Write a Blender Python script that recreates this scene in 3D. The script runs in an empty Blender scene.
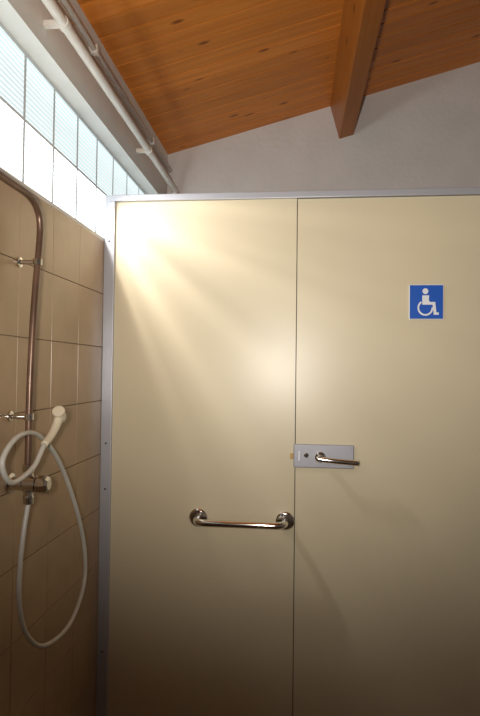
import bpy, bmesh, math, random
from mathutils import Vector, Matrix
random.seed(4)
sc = bpy.context.scene
sc.view_settings.view_transform = 'Standard'
sc.view_settings.look = 'None'

# ------------------------------------------------------------ camera
cam_d = bpy.data.cameras.new('camera'); cam = bpy.data.objects.new('camera', cam_d)
sc.collection.objects.link(cam); sc.camera = cam
cam_d.sensor_fit = 'VERTICAL'; cam_d.sensor_height = 24; cam_d.lens = 546/716*24
cam_d.clip_start = 0.02
YAW, PITCH, ROLL = math.radians(5.86), math.radians(1.26), math.radians(0.67)
R = Matrix.Rotation(YAW,4,'Z') @ Matrix.Rotation(math.pi/2+PITCH,4,'X') @ Matrix.Rotation(ROLL,4,'Z')
cam.matrix_world = Matrix.Translation((0,0,1.45)) @ R

# ------------------------------------------------------------ materials
def mat(name, col, rough=0.5, metal=0.0, noise=0.0, nscale=5.0, bump=0.0, bscale=60.0, coat=0.0, spec=0.5, emis=0.0):
    m = bpy.data.materials.new(name); m.use_nodes=True
    nt=m.node_tree; N=nt.nodes; L=nt.links; b=N['Principled BSDF']
    b.inputs['Roughness'].default_value=rough; b.inputs['Metallic'].default_value=metal
    b.inputs['Coat Weight'].default_value=coat
    b.inputs['Specular IOR Level'].default_value=spec
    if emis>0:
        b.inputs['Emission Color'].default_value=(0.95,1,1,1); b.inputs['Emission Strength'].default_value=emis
    tc=N.new('ShaderNodeTexCoord')
    n=N.new('ShaderNodeTexNoise'); n.inputs['Scale'].default_value=nscale; n.inputs['Detail'].default_value=4
    L.new(tc.outputs['Object'],n.inputs['Vector'])
    r=N.new('ShaderNodeValToRGB')
    r.color_ramp.elements[0].position=0.3; r.color_ramp.elements[1].position=0.7
    r.color_ramp.elements[0].color=tuple(c*(1-noise) for c in col)+(1,)
    r.color_ramp.elements[1].color=tuple(min(1,c*(1+noise)) for c in col)+(1,)
    L.new(n.outputs['Fac'],r.inputs['Fac']); L.new(r.outputs['Color'],b.inputs['Base Color'])
    if bump>0:
        n2=N.new('ShaderNodeTexNoise'); n2.inputs['Scale'].default_value=bscale; n2.inputs['Detail'].default_value=5
        L.new(tc.outputs['Object'],n2.inputs['Vector'])
        bp=N.new('ShaderNodeBump'); bp.inputs['Strength'].default_value=bump; bp.inputs['Distance'].default_value=0.01
        L.new(n2.outputs['Fac'],bp.inputs['Height']); L.new(bp.outputs['Normal'],b.inputs['Normal'])
    return m

M_panel = mat('cream_laminate',(0.68,0.59,0.415),rough=0.34,noise=0.02,nscale=3)
M_alu   = mat('anodised_aluminium',(0.48,0.49,0.54),rough=0.4,metal=0.35,noise=0.03)
M_white = mat('painted_plaster',(0.72,0.69,0.675),rough=0.85,noise=0.04,nscale=6,bump=0.25,bscale=45)
M_lint  = mat('painted_lintel',(0.78,0.77,0.74),rough=0.75,noise=0.04,nscale=8,bump=0.1)
M_tile  = mat('glazed_tan_tile',(0.42,0.29,0.17),rough=0.27,noise=0.08,nscale=9)
M_grout = mat('grout',(0.31,0.215,0.13),rough=0.9,noise=0.1,nscale=30)
M_floor = mat('floor_tile',(0.20,0.14,0.09),rough=0.5,noise=0.15,nscale=12)
M_chrome= mat('chrome',(0.72,0.70,0.67),rough=0.12,metal=1.0,noise=0.02)
M_pipe  = mat('brown_pipe',(0.15,0.085,0.055),rough=0.33,metal=0.35,noise=0.3,nscale=14)  # dark brown, partly metallic, tone varied by noise
M_dark  = mat('dark_gap',(0.03,0.025,0.02),rough=0.8)
M_groove= mat('plank_groove',(0.03,0.009,0.003),rough=0.9,noise=0.1)
M_pvc   = mat('painted_pipe',(0.80,0.76,0.70),rough=0.45,noise=0.04)
M_hose  = mat('hose_plastic',(0.60,0.58,0.53),rough=0.35,noise=0.08,nscale=20)
M_hand  = mat('cream_plastic',(0.75,0.66,0.50),rough=0.35,noise=0.03)
M_blue  = mat('sign_blue',(0.010,0.10,0.52),rough=0.4,noise=0.03)
M_sw    = mat('sign_white',(0.8,0.82,0.85),rough=0.5)
M_lock  = mat('lock_grey',(0.36,0.36,0.40),rough=0.45,metal=0.4,noise=0.03)
M_brass = mat('aged_brass',(0.35,0.22,0.08),rough=0.4,metal=0.8,noise=0.1)
M_mort  = mat('glowing_mortar',(0.50,0.53,0.53),rough=0.9,noise=0.05,emis=0.10)  # faint emission imitates daylight bloom between the blocks

def wood(name, pitch, dark=1.0):
    m=bpy.data.materials.new(name); m.use_nodes=True
    nt=m.node_tree; N=nt.nodes; L=nt.links; b=N['Principled BSDF']
    tc=N.new('ShaderNodeTexCoord'); sp=N.new('ShaderNodeSeparateXYZ'); L.new(tc.outputs['Object'],sp.inputs[0])
    dv=N.new('ShaderNodeMath'); dv.operation='DIVIDE'; dv.inputs[1].default_value=pitch; L.new(sp.outputs['Y'],dv.inputs[0])
    fl=N.new('ShaderNodeMath'); fl.operation='FLOOR'; L.new(dv.outputs[0],fl.inputs[0])
    wn=N.new('ShaderNodeTexWhiteNoise'); wn.noise_dimensions='1D'; L.new(fl.outputs[0],wn.inputs['W'])
    mp=N.new('ShaderNodeMapping'); mp.inputs['Scale'].default_value=(1.0,24,24) if pitch<1 else (24,1.0,24)
    off=N.new('ShaderNodeVectorMath'); off.operation='ADD'
    cb=N.new('ShaderNodeCombineXYZ'); ml=N.new('ShaderNodeMath'); ml.operation='MULTIPLY'; ml.inputs[1].default_value=7
    L.new(wn.outputs['Value'],ml.inputs[0]); L.new(ml.outputs[0],cb.inputs['X'])
    L.new(tc.outputs['Object'],off.inputs[0]); L.new(cb.outputs[0],off.inputs[1]); L.new(off.outputs[0],mp.inputs['Vector'])
    n=N.new('ShaderNodeTexNoise'); n.inputs['Scale'].default_value=1.8; n.inputs['Detail'].default_value=5; n.inputs['Distortion'].default_value=0.4
    L.new(mp.outputs[0],n.inputs['Vector'])
    r=N.new('ShaderNodeValToRGB'); r.color_ramp.elements[0].position=0.25; r.color_ramp.elements[1].position=0.75
    r.color_ramp.elements[0].color=(0.58*dark,0.175*dark,0.022*dark,1); r.color_ramp.elements[1].color=(0.76*dark,0.265*dark,0.042*dark,1)
    L.new(n.outputs['Fac'],r.inputs['Fac'])
    mk=N.new('ShaderNodeMapping'); mk.inputs['Scale'].default_value=(4.0,11,11) if pitch<1 else (11,4,11)
    L.new(off.outputs[0],mk.inputs['Vector'])
    vo=N.new('ShaderNodeTexVoronoi'); vo.inputs['Scale'].default_value=1.0; L.new(mk.outputs[0],vo.inputs['Vector'])
    kr=N.new('ShaderNodeValToRGB'); kr.color_ramp.elements[0].position=0.06; kr.color_ramp.elements[1].position=0.14
    kr.color_ramp.elements[0].color=(0.32,0.24,0.2,1); kr.color_ramp.elements[1].color=(1,1,1,1)
    L.new(vo.outputs['Distance'],kr.inputs['Fac'])
    mx=N.new('ShaderNodeMixRGB'); mx.blend_type='MULTIPLY'; mx.inputs[0].default_value=1
    L.new(r.outputs[0],mx.inputs[1]); L.new(kr.outputs[0],mx.inputs[2])
    vr=N.new('ShaderNodeMapRange'); vr.inputs['To Min'].default_value=0.8; vr.inputs['To Max'].default_value=1.08
    L.new(wn.outputs['Value'],vr.inputs['Value'])
    m2=N.new('ShaderNodeVectorMath'); m2.operation='SCALE'; L.new(mx.outputs[0],m2.inputs[0]); L.new(vr.outputs[0],m2.inputs['Scale'])
    L.new(m2.outputs[0],b.inputs['Base Color']); b.inputs['Roughness'].default_value=0.4; b.inputs['Specular IOR Level'].default_value=0.3
    return m
PITCHW=0.095
M_plank=wood('varnished_pine_planks',PITCHW)
M_beam =wood('varnished_pine_beam',50.0,0.6)

def glassblock(name,strength,lo,hi):
    m=bpy.data.materials.new(name); m.use_nodes=True
    nt=m.node_tree; N=nt.nodes; L=nt.links; b=N['Principled BSDF']
    tc=N.new('ShaderNodeTexCoord'); w=N.new('ShaderNodeTexWave'); w.wave_type='BANDS'; w.bands_direction='Z'
    w.inputs['Scale'].default_value=20; w.inputs['Distortion'].default_value=0.6
    L.new(tc.outputs['Object'],w.inputs['Vector'])
    r=N.new('ShaderNodeValToRGB'); r.color_ramp.elements[0].color=lo+(1,); r.color_ramp.elements[1].color=hi+(1,)
    L.new(w.outputs['Fac'],r.inputs['Fac'])
    b.inputs['Base Color'].default_value=(0.3,0.35,0.36,1); b.inputs['Roughness'].default_value=0.1
    L.new(r.outputs[0],b.inputs['Emission Color']); b.inputs['Emission Strength'].default_value=strength
    return m
M_glassT=glassblock('ribbed_glass_block',1.1,(0.48,0.60,0.62),(0.80,0.90,0.92))
M_glassB=glassblock('ribbed_glass_block_sunlit',4.0,(0.6,0.68,0.70),(0.92,1,1))  # sun on the bottom row is put in as stronger emission

# ------------------------------------------------------------ helpers
def link(o,parent=None):
    sc.collection.objects.link(o)
    if parent: o.parent=parent
    return o
def empty(name):
    e=bpy.data.objects.new(name,None); e.empty_display_size=0.05; sc.collection.objects.link(e); return e
def from_bm(name,bm,m,parent=None,smooth=False,bevel=0):
    me=bpy.data.meshes.new(name); bmesh.ops.recalc_face_normals(bm,faces=bm.faces[:]); bm.to_mesh(me); bm.free()
    me.materials.append(m)
    if smooth:
        for p in me.polygons: p.use_smooth=True
    o=bpy.data.objects.new(name,me); link(o,parent)
    if bevel>0:
        md=o.modifiers.new('bevel','BEVEL'); md.width=bevel; md.segments=2; md.limit_method='ANGLE'
    return o
def add_box(bm,a,b,mi=0):
    vs=[bm.verts.new((x,y,z)) for x in (a[0],b[0]) for y in (a[1],b[1]) for z in (a[2],b[2])]
    for f in ((0,1,3,2),(4,6,7,5),(0,4,5,1),(2,3,7,6),(0,2,6,4),(1,5,7,3)):
        bm.faces.new([vs[i] for i in f]).material_index=mi
def box(name,a,b,m,parent=None,bevel=0):
    bm=bmesh.new(); add_box(bm,a,b); return from_bm(name,bm,m,parent,bevel=bevel)
def boxes(name,lst,m,parent=None,bevel=0):
    bm=bmesh.new()
    for a,b in lst: add_box(bm,a,b)
    return from_bm(name,bm,m,parent,bevel=bevel)
def catmull(pts,n=10):
    P=[Vector(p) for p in pts]; P=[2*P[0]-P[1]]+P+[2*P[-1]-P[-2]]; out=[]
    for i in range(1,len(P)-2):
        a,b,c,d=P[i-1:i+3]
        for k in range(n):
            t=k/n
            out.append(0.5*((2*b)+(c-a)*t+(2*a-5*b+4*c-d)*t*t+(3*b-a-3*c+d)*t**3))
    out.append(P[-2]); return out
def add_tube(bm,pts,rad,seg=16):
    pts=[Vector(p) for p in pts]; n=len(pts)
    rf=rad if callable(rad) else (lambda t:rad)
    T=[(pts[min(i+1,n-1)]-pts[max(i-1,0)]).normalized() for i in range(n)]
    up=Vector((0,0,1)) if abs(T[0].z)<0.9 else Vector((1,0,0))
    u=(up-T[0]*up.dot(T[0])).normalized(); rings=[]
    for i in range(n):
        u=(u-T[i]*u.dot(T[i])).normalized(); v=T[i].cross(u); r=rf(i/(n-1))
        rings.append([bm.verts.new(pts[i]+u*math.cos(2*math.pi*k/seg)*r+v*math.sin(2*math.pi*k/seg)*r) for k in range(seg)])
    for i in range(n-1):
        for k in range(seg):
            bm.faces.new((rings[i][k],rings[i][(k+1)%seg],rings[i+1][(k+1)%seg],rings[i+1][k]))
    bm.faces.new(rings[0][::-1]); bm.faces.new(rings[-1])
def tube(name,pts,rad,m,parent=None,seg=16,smooth=True):
    bm=bmesh.new(); add_tube(bm,pts,rad,seg); return from_bm(name,bm,m,parent,smooth=smooth)
def lathe(name,origin,axis,prof,m,parent=None,seg=28):
    bm=bmesh.new(); ax=Vector(axis).normalized(); up=Vector((0,0,1)) if abs(ax.z)<0.9 else Vector((1,0,0))
    u=(up-ax*up.dot(ax)).normalized(); v=ax.cross(u); O=Vector(origin); rings=[]
    for d,r in prof:
        rings.append([bm.verts.new(O+ax*d+u*math.cos(2*math.pi*k/seg)*r+v*math.sin(2*math.pi*k/seg)*r) for k in range(seg)])
    for i in range(len(rings)-1):
        for k in range(seg):
            bm.faces.new((rings[i][k],rings[i][(k+1)%seg],rings[i+1][(k+1)%seg],rings[i+1][k]))
    bm.faces.new(rings[0][::-1]); bm.faces.new(rings[-1])
    return from_bm(name,bm,m,parent,smooth=False,bevel=0.0008)

# ------------------------------------------------------------ room
XT=-0.725; XU=-0.76; XW=-0.825; XO=-0.95
YF=3.12; YB=-1.6; XR=2.4; TILE_TOP=1.93; WB=2.0; WT=2.41; WE=2.97; WS=-0.83
SL=0.267; ZC=2.71
def zc(x): return ZC+SL*(x-XU)
box('floor',(XO,YB-0.1,-0.1),(XR+0.1,YF+0.1,0),M_floor)
wl=empty('wall_left')
box('masonry_lower',(XO,YB,0),(XT-0.008,YF,TILE_TOP-0.004),M_grout,wl)
tl=[]
y=1.76-0.2*17
while y<YF-0.01:
    z=TILE_TOP-0.2
    while z>-0.15:
        a=max(y+0.0012,YB); b=min(y+0.1988,YF)
        if b>a: tl.append(((XT-0.009,a,max(z+0.0012,0)),(XT,b,z+0.1988)))
        z-=0.2
    y+=0.2
boxes('wall_tiles',tl,M_tile,wl,bevel=0.0008)
box('window_sill',(XO,YB,TILE_TOP-0.004),(XT-0.001,YF,TILE_TOP+0.012),M_lint,wl)
boxes('masonry_upper',[((XO,YB,WT),(XU,YF,2.71))],M_lint,wl)
boxes('masonry_ends',[((XO,WE,TILE_TOP+0.012),(XU,YF,WT)),((XO,YB,TILE_TOP+0.012),(XU,WS,WT))],M_lint,wl)

def wall_poly(name,pts,y0,y1,m):
    bm=bmesh.new(); f=[bm.verts.new((x,y0,z)) for x,z in pts]; g=[bm.verts.new((x,y1,z)) for x,z in pts]
    bm.faces.new(f); bm.faces.new(g[::-1]); n=len(pts)
    for i in range(n): bm.faces.new((f[i],f[(i+1)%n],g[(i+1)%n],g[i]))
    return from_bm(name,bm,m)
prof=[(XO,0),(XR+0.1,0),(XR+0.1,zc(XR+0.1)+0.01),(XO,zc(XO)+0.01)]
wall_poly('wall_back',prof,YF,YF+0.1,M_white)
wall_poly('wall_front',prof,YB-0.1,YB,M_white)
box('wall_right',(XR,YB,0),(XR+0.1,YF,zc(XR)),M_white)

# tongue-and-groove ceiling: each board has chamfered edges meeting over a dark groove
ang=math.atan(SL); Ls=(XR+0.1-XO)/math.cos(ang)
bm=bmesh.new(); add_box(bm,(0,YB-0.1,0.014),(Ls,YF+0.1,0.07),1)
j=math.floor((YB-0.1)/PITCHW)
while j*PITCHW<YF+0.1:
    add_box(bm,(0,j*PITCHW+0.0036,0),(Ls,(j+1)*PITCHW-0.0036,0.0145)); j+=1
ce=from_bm('ceiling',bm,M_plank,bevel=0.0012); ce.data.materials.append(M_groove)
ce.matrix_world=Matrix.Translation((XO,0,zc(XO)))@Matrix.Rotation(-ang,4,'Y')

# beam, hung square to the roof slope
BX=0.232; BZ=2.770; BWd=0.085
ca,sa=math.cos(ang),math.sin(ang)
def bp(u,v): return (BX+u*ca-v*sa, BZ+u*sa+v*ca)
hh=(zc(BX)-BZ)*ca+0.004
p=[bp(0,0),bp(BWd,0),bp(BWd,hh),bp(0,hh)]
bm=bmesh.new()
f=[bm.verts.new((x,YB,z)) for x,z in p]; g=[bm.verts.new((x,YF,z)) for x,z in p]
bm.faces.new(f); bm.faces.new(g[::-1])
for i in range(4): bm.faces.new((f[i],f[(i+1)%4],g[(i+1)%4],g[i]))
from_bm('ceiling_beam',bm,M_beam,bevel=0.004)

# glass-block window
win=empty('window_1')
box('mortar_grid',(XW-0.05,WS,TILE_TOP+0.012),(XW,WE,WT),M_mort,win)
gt=[];gb_=[]
for r in range(2):
    for c in range(19):
        y0=WE-0.01-0.2*(c+1); z0=WB+0.2*r
        (gb_,gt)[r].append(((XW-0.03,y0+0.008,z0+0.006),(XW+0.001,y0+0.192,z0+0.194)))
boxes('glass_blocks_top_row',gt,M_glassT,win)
boxes('glass_blocks_bottom_row',gb_,M_glassB,win)

# water pipes
wp=empty('water_pipe')
PX_=-0.702
tube('pipe_run',catmull([(PX_,YB+.01,2.481),(PX_,1.0,2.481),(PX_,2.97,2.481),(PX_,3.06,2.46),(PX_,3.085,2.37)],12)+[Vector((PX_,3.09,1.0)),Vector((PX_,3.09,0.01))],0.016,M_pvc,wp)
for yy in (0.6,1.55,2.5):
    lathe('pipe_clip',(PX_,yy,2.481),(0,1,0),[(-0.012,0.0195),(0.012,0.0195)],M_pvc,wp)
    box('clip_foot',(XU,yy-0.01,2.473),(PX_-0.008,yy+0.01,2.489),M_pvc,wp)
wp2=empty('water_pipe')
tube('pipe_run',[(XU+0.02,YB+.01,2.61),(XU+0.02,YF-.01,2.61)],0.011,M_pvc,wp2)
for yy in (0.9,1.9,2.7):
    box('clip_foot',(XU,yy-0.01,2.595),(XU+0.033,yy+0.01,2.625),M_pvc,wp2)

# ------------------------------------------------------------ partition
PY=2.0; PT=2.105; PX0=-0.685; PXG=0.0; PX1=0.98
part=empty('cubicle_partition')
box('left_post',(XT,PY-0.012,0),(PX0,PY+0.03,PT-0.0),M_alu,part,bevel=0.002)
box('top_rail',(PX0-0.02,PY-0.014,PT-0.024),(XR,PY+0.034,PT),M_alu,part,bevel=0.002)
box('fixed_panel',(PX0,PY,0.14),(PXG-0.0015,PY+0.018,PT-0.024),M_panel,part)
box('door_stop',(PXG-0.02,PY+0.0185,0),(PXG+0.012,PY+0.04,PT-0.026),M_dark,part)
box('right_post',(PX1+0.002,PY-0.012,0),(PX1+0.042,PY+0.03,PT-0.024),M_alu,part,bevel=0.002)
box('far_panel',(PX1+0.042,PY,0.14),(XR,PY+0.018,PT-0.024),M_panel,part)
for zz in (1.0,1.17,1.93,0.4):
    lathe('screw',(-0.705,PY-0.012,zz),(0,-1,0),[(0,0.004),(0.002,0.003)],M_dark,part,12)
door=empty('door_1')
box('door_leaf',(PXG+0.0015,PY-0.001,0.14),(PX1,PY+0.018,PT-0.026),M_panel,door)

lk=empty('door_lever_lock')
F=PY-0.001; ZL=0.01
box('lock_plate',(-0.006,F-0.006,1.09+ZL),(0.21,F,1.175+ZL),M_lock,lk,bevel=0.003)
lathe('lever_rose',(0.09,F-0.006,1.13+ZL),(0,-1,0),[(0,0.019),(0.008,0.019),(0.010,0.013),(0.04,0.011)],M_chrome,lk)
tube('lever_handle',catmull([(0.075,F-0.045,1.129+ZL),(0.14,F-0.050,1.124+ZL),(0.222,F-0.048,1.118+ZL)],8),0.0098,M_chrome,lk)
lathe('lock_cylinder',(0.040,F-0.006,1.135+ZL),(0,-1,0),[(0,0.009),(0.003,0.008),(0.004,0.006)],M_chrome,lk)
box('keyhole',(0.0388,F-0.0104,1.130+ZL),(0.0412,F-0.0098,1.140+ZL),M_dark,lk)
for sx,sz in ((0.198,1.102),(0.198,1.163)):
    lathe('plate_screw',(sx,F-0.006,sz+ZL),(0,-1,0),[(0,0.0035),(0.0012,0.003)],M_lock,lk,12)
box('indicator',(0.012,F-0.0066,1.115+ZL),(0.017,F-0.0058,1.15+ZL),M_sw,lk)
box('strike_plate',(-0.018,F-0.003,1.12+ZL),(-0.007,PY,1.14+ZL),M_brass,lk,bevel=0.001)

gb=empty('grab_bar')
def grab(xl,xr,z):
    for x in (xl,xr):
        lathe('flange',(x,PY,z),(0,-1,0),[(0,0.034),(0.004,0.034),(0.009,0.028),(0.010,0.016)],M_chrome,gb,32)
        for k in range(3):
            a=math.pi/2+k*2*math.pi/3
            lathe('flange_screw',(x+0.024*math.cos(a),PY-0.005,z+0.024*math.sin(a)),(0,-1,0),[(0,0.004),(0.004,0.003)],M_dark,gb,10)
    P=[Vector((xl,PY-0.002,z)),Vector((xl,PY-0.03,z))]
    r=0.035
    for k in range(0,10):
        a=k/9*math.pi/2; P.append(Vector((xl+r-r*math.cos(a),PY-0.035-r*math.sin(a),z)))
    for k in range(0,10):
        a=math.pi/2-k/9*math.pi/2; P.append(Vector((xr-r+r*math.cos(a),PY-0.035-r*math.sin(a),z)))
    P+= [Vector((xr,PY-0.03,z)),Vector((xr,PY-0.002,z))]
    tube('bar',P,0.0125,M_chrome,gb,20)
grab(-0.353,-0.034,0.905)

# accessibility sign
sg=empty('accessibility_sign')
SX,SZ,S=0.400,1.70,0.124; SW=0.96
box('sign_plate',(SX,F-0.003,SZ-S/2),(SX+S*SW,F,SZ+S/2),M_sw,sg,bevel=0.003)
box('sign_field',(SX+0.002,F-0.0036,SZ-S/2+0.002),(SX+S*SW-0.002,F-0.003,SZ+S/2-0.002),M_blue,sg)
bm=bmesh.new(); cnt=[0]
def sp(u,v,o=0): return Vector((SX+u*S*SW,F-0.0042-o,SZ-S/2+v*S))
def prism(P2):
    cnt[0]+=1; o=cnt[0]*0.00003
    a=[bm.verts.new(sp(u,v,o)) for u,v in P2]; b=[bm.verts.new(w.co+Vector((0,0.0005,0))) for w in a]
    bm.faces.new(a); bm.faces.new(b[::-1]); n=len(a)
    for k in range(n): bm.faces.new((a[k],a[(k+1)%n],b[(k+1)%n],b[k]))
def disc(u,v,r,n=20):
    prism([(u+r*math.cos(2*math.pi*k/n),v+r*math.sin(2*math.pi*k/n)) for k in range(n)])
def ribbon(P,w):
    L_=[];R_=[];n=len(P)
    for i in range(n):
        t=(Vector(P[min(i+1,n-1)])-Vector(P[max(i-1,0)])).normalized(); nn=Vector((-t.y,t.x))*w/2
        L_.append(tuple(Vector(P[i])+nn)); R_.append(tuple(Vector(P[i])-nn))
    for i in range(n-1): prism([L_[i],L_[i+1],R_[i+1],R_[i]])
disc(0.47,0.81,0.085)
prism([(0.38,0.69),(0.58,0.69),(0.57,0.55),(0.60,0.50),(0.76,0.50),(0.76,0.42),(0.38,0.42)])
ribbon([(0.72,0.44),(0.75,0.18)],0.085)
prism([(0.71,0.20),(0.71,0.13),(0.86,0.13),(0.86,0.20)])
arc=[(0.47+0.205*math.cos(math.radians(a)),0.33+0.205*math.sin(math.radians(a))) for a in range(125,371,14)]
ribbon(arc,0.05)
from_bm('wheelchair_symbol',bm,M_sw,sg)

# ------------------------------------------------------------ shower
sh=empty('shower_riser')
XP=-0.672
tube('riser_pipe',catmull([(XP,1.325,1.19),(XP,1.327,1.4),(XP,1.34,1.6),(XP,1.362,1.77),(XP,1.365,1.82),(XP,1.35,1.858),(XP,1.30,1.882),(XP,1.18,1.885),(XP,0.85,1.90)],10),0.0085,M_pipe,sh)
lathe('rain_head',(XP,0.85,1.90),(0,0,-1),[(-0.012,0.011),(0.02,0.013),(0.03,0.035),(0.05,0.042),(0.056,0.04)],M_chrome,sh)
for zz,yy in ((1.725,1.355),(1.325,1.326)):
    lathe('wall_bracket',(XT,yy,zz),(1,0,0),[(0,0.014),(0.006,0.014),(0.008,0.006),(0.045,0.006)],M_chrome,sh)
    lathe('bracket_collar',(XP,yy,zz),(0,0,1),[(-0.008,0.0115),(0.008,0.0115)],M_chrome,sh)
mx=empty('shower_mixer_valve')
VY=1.33; VZ=1.155
lathe('valve_body',(XT,VY,VZ),(1,0,0),[(0,0.026),(0.008,0.026),(0.012,0.017),(0.04,0.017),(0.045,0.021),(0.075,0.021)],M_chrome,mx)
lathe('valve_knob',(XT+0.075,VY,VZ),(1,0,0),[(0,0.017),(0.004,0.024),(0.028,0.022),(0.033,0.014)],M_chrome,mx,8)
lathe('outlet_up',(XP,VY,VZ),(0,0,1),[(0,0.012),(0.03,0.012),(0.032,0.015),(0.05,0.015)],M_chrome,mx)
lathe('outlet_down',(XP,VY,VZ),(0,0,-1),[(0,0.012),(0.03,0.012),(0.032,0.014),(0.05,0.013)],M_chrome,mx)
hs=empty('hand_shower')
H=XP
hose=[(H,1.33,1.104),(H,1.31,1.04),(H,1.295,0.958),(H,1.295,0.87),(H,1.335,0.775),(H,1.44,0.695),(H,1.61,0.680),(H,1.72,0.775),(H,1.68,0.946),(H,1.53,1.159),(H+.01,1.37,1.270),(H+.03,1.22,1.29),(H+.035,1.14,1.245),(H+.035,1.18,1.19),(H+.035,1.28,1.205),(H+.03,1.35,1.252)]
tube('hose',catmull(hose,16),0.0062,M_hose,hs,12)
tube('handle',catmull([(H+.03,1.35,1.252),(H+.03,1.39,1.272),(H+.03,1.42,1.296),(H+.03,1.44,1.322)],8),lambda t:0.0095+0.003*t,M_hand,hs)
lathe('spray_head',(H+.03,1.445,1.315),(0.1,-0.6,0.5),[(-0.012,0.012),(0.0,0.016),(0.022,0.016),(0.028,0.017),(0.031,0.016)],M_hand,hs)

# ------------------------------------------------------------ lights
fl=bpy.data.lights.new('camera_flash','SPOT'); fl.energy=98; fl.spot_size=math.radians(105); fl.spot_blend=1.0; fl.shadow_soft_size=0.03
fl.color=(1,0.945,0.855)
fo=bpy.data.objects.new('camera_flash',fl); sc.collection.objects.link(fo)
fo.location=(-0.10,0.0,1.47)
d=Vector((0.03,1,0.34)); fo.rotation_euler=d.to_track_quat('-Z','Y').to_euler()

# added spot inside the window; noise in its strength imitates sunlight streaking the panel
def streak_spot(loc,target,energy,size,scale,seed):
    sl=bpy.data.lights.new('added_streak_spot','SPOT'); sl.energy=energy; sl.spot_size=math.radians(size); sl.spot_blend=0.9
    sl.shadow_soft_size=0.03; sl.color=(1,0.97,0.93); sl.use_nodes=True
    N=sl.node_tree.nodes; L=sl.node_tree.links; em=[n for n in N if n.type=='EMISSION'][0]
    g=N.new('ShaderNodeNewGeometry'); s=N.new('ShaderNodeSeparateXYZ'); L.new(g.outputs['Incoming'],s.inputs[0])
    ax=N.new('ShaderNodeMath'); ax.operation='ABSOLUTE'; L.new(s.outputs['X'],ax.inputs[0])
    az=N.new('ShaderNodeMath'); az.operation='ABSOLUTE'; L.new(s.outputs['Z'],az.inputs[0])
    at=N.new('ShaderNodeMath'); at.operation='ARCTAN2'; L.new(az.outputs[0],at.inputs[0]); L.new(ax.outputs[0],at.inputs[1])
    n=N.new('ShaderNodeTexNoise'); n.noise_dimensions='1D'; n.inputs['Scale'].default_value=scale; n.inputs['Detail'].default_value=2
    ad=N.new('ShaderNodeMath'); ad.operation='ADD'; ad.inputs[1].default_value=seed; L.new(at.outputs[0],ad.inputs[0]); L.new(ad.outputs[0],n.inputs['W'])
    mr=N.new('ShaderNodeMapRange'); mr.inputs['From Min'].default_value=0.35; mr.inputs['From Max'].default_value=0.65; mr.inputs['To Min'].default_value=0.5; mr.inputs['To Max'].default_value=1.4
    L.new(n.outputs['Fac'],mr.inputs['Value']); L.new(mr.outputs[0],em.inputs['Strength'])
    so=bpy.data.objects.new('added_streak_spot',sl); sc.collection.objects.link(so)
    so.location=loc; d=Vector(target)-so.location; so.rotation_euler=d.to_track_quat('-Z','Y').to_euler()
streak_spot((-0.79,1.69,2.11),(-0.30,2.0,1.75),18,92,6,3.1)
w=bpy.data.worlds.new('World'); sc.world=w; w.use_nodes=True
w.node_tree.nodes['Background'].inputs[0].default_value=(0.7,0.8,0.95,1); w.node_tree.nodes['Background'].inputs[1].default_value=0.6
